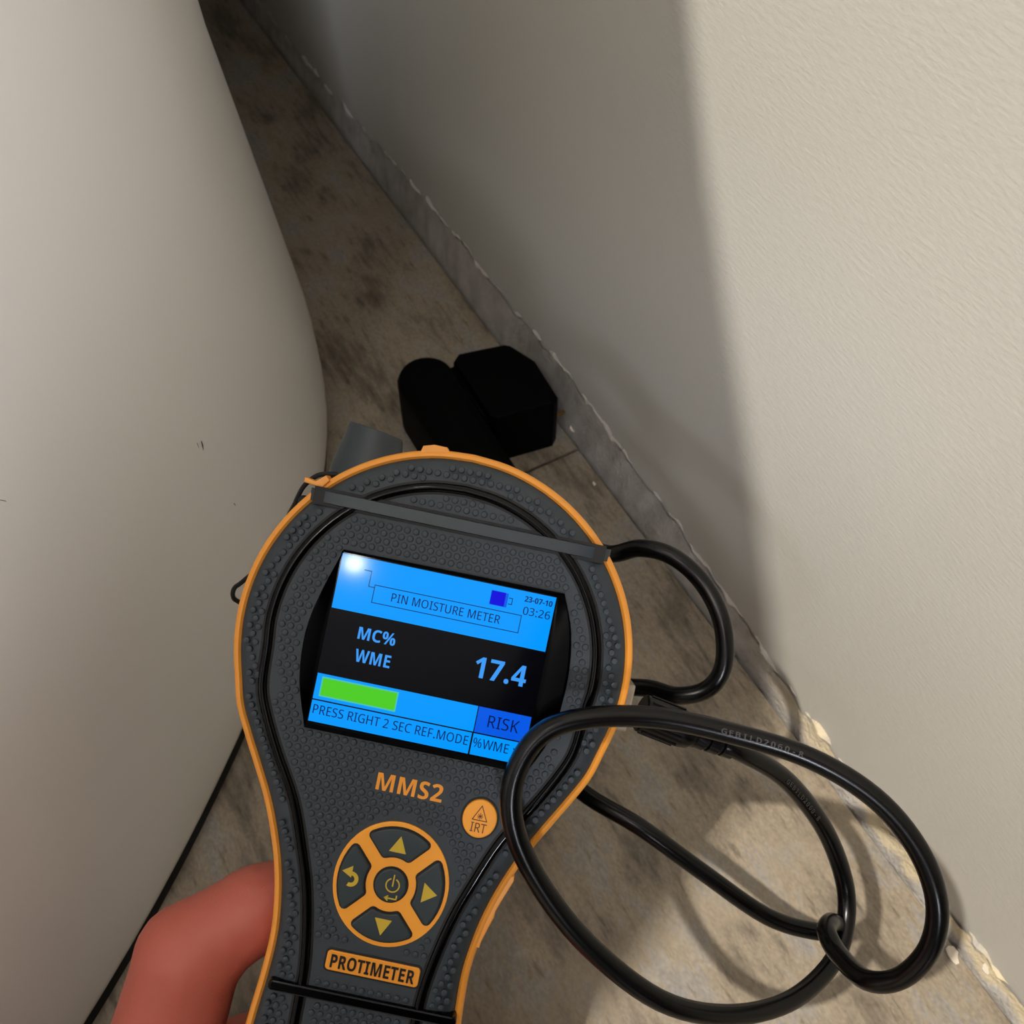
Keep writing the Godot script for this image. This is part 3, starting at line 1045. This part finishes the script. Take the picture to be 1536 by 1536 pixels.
# ------------------------------------------------------------------ the hand
func build_hand() -> void:
	# bones in millimetres in the meter's own axes: a, radius a, b, radius b
	var bones := [
		[Vector3(-66, -156, -12), 17.0, Vector3(-46, -118, -16), 14.5],     # ball of the thumb
		[Vector3(-46, -118, -16), 14.0, Vector3(-43, -88, -12), 12.6],      # thumb, first part
		[Vector3(-43.5, -86, -12), 11.8, Vector3(-30, -74, -16), 10.0],     # thumb, last part
		[Vector3(-30, -74, -16), 10.0, Vector3(-24, -70, -18), 8.8],
		[Vector3(-48, -134, -26), 15.0, Vector3(-14, -120, -50), 11.0],     # web
		[Vector3(-62, -174, -22), 19.0, Vector3(-4, -122, -54), 11.5],      # palm
		[Vector3(-60, -178, -24), 19.0, Vector3(2, -140, -56), 11.5],
		[Vector3(-58, -184, -26), 18.0, Vector3(2, -158, -55), 11.0],
		[Vector3(-56, -190, -26), 17.0, Vector3(-2, -175, -52), 10.0],
		[Vector3(-64, -178, -20), 23.0, Vector3(-98, -242, 50), 26.0],      # wrist
		[Vector3(-98, -242, 50), 26.0, Vector3(-14, -250, 292), 36.0],     # forearm
		[Vector3(-4, -122, -54), 10.5, Vector3(30, -120, -46), 9.4], [Vector3(30, -120, -46), 9.3, Vector3(41, -121, -22), 8.6], [Vector3(41, -121, -22), 8.4, Vector3(36, -123, 2), 7.4],
		[Vector3(2, -140, -56), 10.6, Vector3(33, -140, -47), 9.5], [Vector3(33, -140, -47), 9.4, Vector3(44, -141, -20), 8.7], [Vector3(44, -141, -20), 8.5, Vector3(37, -142, 5), 7.5],
		[Vector3(2, -158, -55), 10.2, Vector3(32, -159, -46), 9.1], [Vector3(32, -159, -46), 9.0, Vector3(42, -160, -21), 8.3], [Vector3(42, -160, -21), 8.1, Vector3(36, -160, 3), 7.2],
		[Vector3(-2, -175, -52), 9.4, Vector3(28, -177, -43), 8.2], [Vector3(28, -177, -43), 8.1, Vector3(37, -177, -22), 7.4], [Vector3(37, -177, -22), 7.2, Vector3(33, -177, -4), 6.4]]
	var b := Build.new()
	surface(b, bones, 2.3, 2.6, 0.001)
	var xf: Transform3D = get_node("moisture_meter").transform
	for i in b.v.size():
		b.v[i] = xf * b.v[i]
	# the rest of the person kneels behind the viewer: head and holding hand
	var elbow := Vector3(-0.36, 0.25, 0.44)
	surface(b, [
		[Vector3(-0.175, 0.795, 0.560), 0.086, Vector3(-0.170, 0.780, 0.520), 0.080],
		[Vector3(-0.170, 0.750, 0.490), 0.062, Vector3(-0.168, 0.700, 0.465), 0.036],
		[Vector3(-0.169, 0.752, 0.432), 0.011, Vector3(-0.168, 0.728, 0.416), 0.015],
		[Vector3(-0.258, 0.765, 0.540), 0.012, Vector3(-0.256, 0.740, 0.535), 0.010],
		[Vector3(-0.086, 0.765, 0.540), 0.012, Vector3(-0.088, 0.740, 0.535), 0.010],
		[Vector3(-0.180, 0.740, 0.560), 0.056, Vector3(-0.190, 0.640, 0.640), 0.058],
		[Vector3(-0.080, 0.330, 0.460), 0.034, Vector3(-0.095, 0.370, 0.370), 0.026],
		[Vector3(-0.095, 0.372, 0.360), 0.030, Vector3(-0.103, 0.395, 0.335), 0.026],
		[Vector3(-0.080, 0.405, 0.340), 0.010, Vector3(-0.095, 0.430, 0.328), 0.009],
		[Vector3(-0.120, 0.412, 0.335), 0.010, Vector3(-0.135, 0.425, 0.325), 0.009],
		[Vector3(-0.123, 0.395, 0.332), 0.010, Vector3(-0.141, 0.405, 0.322), 0.009],
		[Vector3(-0.123, 0.378, 0.332), 0.010, Vector3(-0.141, 0.386, 0.322), 0.009]], 0.006, 0.012, 1.0)
	var o := obj("person", b.mesh(mats.skin, Vector3.ZERO, 180.0))
	tag(o, "person's bare hand with a bent thumb gripping the left edge of the meter's handle", "person")
	b = Build.new()
	surface(b, [
		[Vector3(-0.190, 0.360, 1.020), 0.140, Vector3(-0.190, 0.460, 0.820), 0.145],
		[Vector3(-0.190, 0.460, 0.820), 0.145, Vector3(-0.185, 0.540, 0.680), 0.130],
		[Vector3(-0.225, 0.565, 0.545), 0.062, Vector3(-0.080, 0.565, 0.555), 0.064],
		[Vector3(-0.190, 0.540, 0.680), 0.125, Vector3(-0.175, 0.540, 0.580), 0.095],
		[Vector3(-0.232, 0.555, 0.545), 0.060, elbow + Vector3(0.0, 0.01, 0.02), 0.054],
		[elbow + Vector3(0.0, 0.01, 0.02), 0.052, elbow.lerp(xf * Vector3(-0.098, -0.242, 0.050), 0.7), 0.042],
		[Vector3(-0.076, 0.550, 0.560), 0.062, Vector3(-0.065, 0.290, 0.570), 0.052],
		[Vector3(-0.065, 0.290, 0.570), 0.050, Vector3(-0.078, 0.322, 0.480), 0.042]], 0.014, 0.05, 1.0)
	obj("jacket", b.mesh(plain("jacket", Color(0.07, 0.08, 0.11), 0.9), Vector3.ZERO, 180.0), o)
	b = Build.new()
	surface(b, [
		[Vector3(-0.190, 0.340, 1.060), 0.150, Vector3(-0.190, 0.300, 1.100), 0.150],
		[Vector3(-0.260, 0.300, 1.040), 0.105, Vector3(-0.375, 0.300, 0.560), 0.080],
		[Vector3(-0.120, 0.290, 1.080), 0.100, Vector3(-0.085, 0.070, 0.810), 0.066],
		[Vector3(-0.375, 0.298, 0.562), 0.076, Vector3(-0.400, 0.100, 0.760), 0.050],
		[Vector3(-0.085, 0.068, 0.810), 0.062, Vector3(-0.085, 0.062, 1.190), 0.050]], 0.014, 0.05, 1.0)
	obj("trousers", b.mesh(plain("trousers", Color(0.06, 0.06, 0.075), 0.9), Vector3.ZERO, 180.0), o)
	b = Build.new()
	surface(b, [[Vector3(-0.177, 0.812, 0.572), 0.090, Vector3(-0.173, 0.808, 0.540), 0.086]], 0.008, 0.01, 1.0)
	obj("hair", b.mesh(plain("hair", Color(0.10, 0.07, 0.05), 0.8), Vector3.ZERO, 180.0), o)
	for e in [[Vector3(-0.400, 0.050, 0.770), Vector3(-0.410, 0.036, 0.620)], [Vector3(-0.085, 0.060, 1.215), Vector3(-0.085, 0.040, 1.330)]]:
		b = Build.new()
		surface(b, [[e[0], 0.045, e[0].lerp(e[1], 0.5), 0.040], [e[0].lerp(e[1], 0.5), 0.040, e[1], 0.033]], 0.008, 0.02, 1.0)
		obj("shoe", b.mesh(plain("shoe", Color(0.03, 0.03, 0.03), 0.6), Vector3.ZERO, 180.0), o)

# one continuous skin over tapered bones, meshed with surface nets
func surface(out: Build, bones: Array, cell: float, kk: float, unit: float) -> void:
	var lo := Vector3(1e9, 1e9, 1e9)
	var hi := -lo
	for e in bones:
		for k in [0, 2]:
			lo = lo.min(e[k] - Vector3.ONE * (e[k + 1] + 2.4 * cell + kk))
			hi = hi.max(e[k] + Vector3.ONE * (e[k + 1] + 2.4 * cell + kk))
	var nx := int((hi.x - lo.x) / cell) + 2
	var ny := int((hi.y - lo.y) / cell) + 2
	var nz := int((hi.z - lo.z) / cell) + 2
	var f := PackedFloat32Array()
	f.resize(nx * ny * nz)
	f.fill(1000.0)
	for e in bones:
		var a: Vector3 = e[0]; var b: Vector3 = e[2]
		var ra: float = e[1]; var rb: float = e[3]
		var m := maxf(ra, rb) + kk + 2.0 * cell
		var p0 := ((a.min(b) - Vector3.ONE * m - lo) / cell).floor()
		var p1 := ((a.max(b) + Vector3.ONE * m - lo) / cell).ceil()
		var ab := b - a
		var l2 := maxf(ab.length_squared(), 1e-9)
		for z in range(maxi(0, int(p0.z)), mini(nz, int(p1.z) + 1)):
			for y in range(maxi(0, int(p0.y)), mini(ny, int(p1.y) + 1)):
				for x in range(maxi(0, int(p0.x)), mini(nx, int(p1.x) + 1)):
					var p := lo + Vector3(x, y, z) * cell
					var t := clampf((p - a).dot(ab) / l2, 0.0, 1.0)
					var d := (p - a - ab * t).length() - lerpf(ra, rb, t)
					var id := (z * ny + y) * nx + x
					var o := f[id]
					var h := maxf(kk - absf(o - d), 0.0) / kk
					f[id] = minf(o, d) - h * h * kk * 0.25
	var ids := {}
	var sx := 1; var sy := nx; var sz := nx * ny
	for z in nz - 1:
		for y in ny - 1:
			for x in nx - 1:
				var id := z * sz + y * sy + x
				var vals := [f[id], f[id + 1], f[id + sy], f[id + sy + 1], f[id + sz], f[id + sz + 1], f[id + sz + sy], f[id + sz + sy + 1]]
				var inside := 0
				for q in vals:
					if q < 0.0: inside += 1
				if inside == 0 or inside == 8:
					continue
				var sum := Vector3.ZERO
				var cnt := 0
				for e in [[0, 1], [2, 3], [4, 5], [6, 7], [0, 2], [1, 3], [4, 6], [5, 7], [0, 4], [1, 5], [2, 6], [3, 7]]:
					var va: float = vals[e[0]]; var vb: float = vals[e[1]]
					if (va < 0.0) != (vb < 0.0):
						var t: float = va / (va - vb)
						var pa := Vector3(e[0] & 1, (e[0] >> 1) & 1, e[0] >> 2)
						var pb := Vector3(e[1] & 1, (e[1] >> 1) & 1, e[1] >> 2)
						sum += pa.lerp(pb, t)
						cnt += 1
				ids[id] = out.add((lo + (Vector3(x, y, z) + sum / cnt) * cell) * unit)
	for id in ids:
		var x: int = id % nx
		var y: int = (id / nx) % ny
		var z: int = id / sz
		if x == 0 or y == 0 or z == 0:
			continue
		for ax in [[sx, sy, sz], [sy, sz, sx], [sz, sx, sy]]:
			var a := f[id] < 0.0
			if a != (f[id + ax[0]] < 0.0):
				var q := [id, id - ax[1], id - ax[1] - ax[2], id - ax[2]]
				if ids.has(q[1]) and ids.has(q[2]) and ids.has(q[3]):
					var w := [ids[q[0]], ids[q[1]], ids[q[2]], ids[q[3]]]
					if a:
						w.reverse()
					out.tri(w[0], w[1], w[2]); out.tri(w[0], w[2], w[3])

# ------------------------------------------------------------------
func _ready() -> void:
	var cam := Camera3D.new()
	cam.name = "camera"
	add_child(cam)
	cam.fov = 53.13
	cam.near = 0.01
	var lens := CameraAttributesPhysical.new()
	lens.frustum_focal_length = 24.0
	lens.frustum_focus_distance = 0.245
	lens.frustum_near = 0.01
	lens.exposure_aperture = 24.0
	cam.attributes = lens
	cam.position = Vector3(-0.1636, 0.36, 0.2563)
	cam.rotation_degrees = Vector3(-55.0, -28.98, 0.0)
	var env := Environment.new()
	env.background_mode = Environment.BG_COLOR
	env.background_color = Color(0.0, 0.0, 0.0)
	env.tonemap_mode = Environment.TONE_MAPPER_LINEAR
	env.tonemap_exposure = 1.0
	env.sdfgi_enabled = true
	env.ssao_enabled = true
	env.ssil_enabled = true
	var we := WorldEnvironment.new()
	we.name = "environment"
	we.environment = env
	add_child(we)
	make_materials()
	var warm := Color(1.0, 0.965, 0.915)
	lamp(Vector3(-1.17, 2.40, 0.195), 7.5, "round downlight in the ceiling above the bathtub", warm)
	lamp(Vector3(-0.67, 2.40, 0.59), 0.2, "round downlight in the ceiling nearest the rough wall", warm)
	lamp(Vector3(-1.35, 2.40, 1.43), 0.42, "round downlight in the ceiling furthest from the bathtub", warm)
	build_room()
	build_window()
	build_bath()
	build_meter()
	build_hand()
	build_cable()
	build_probe()
	build_cord()
	build_debris()
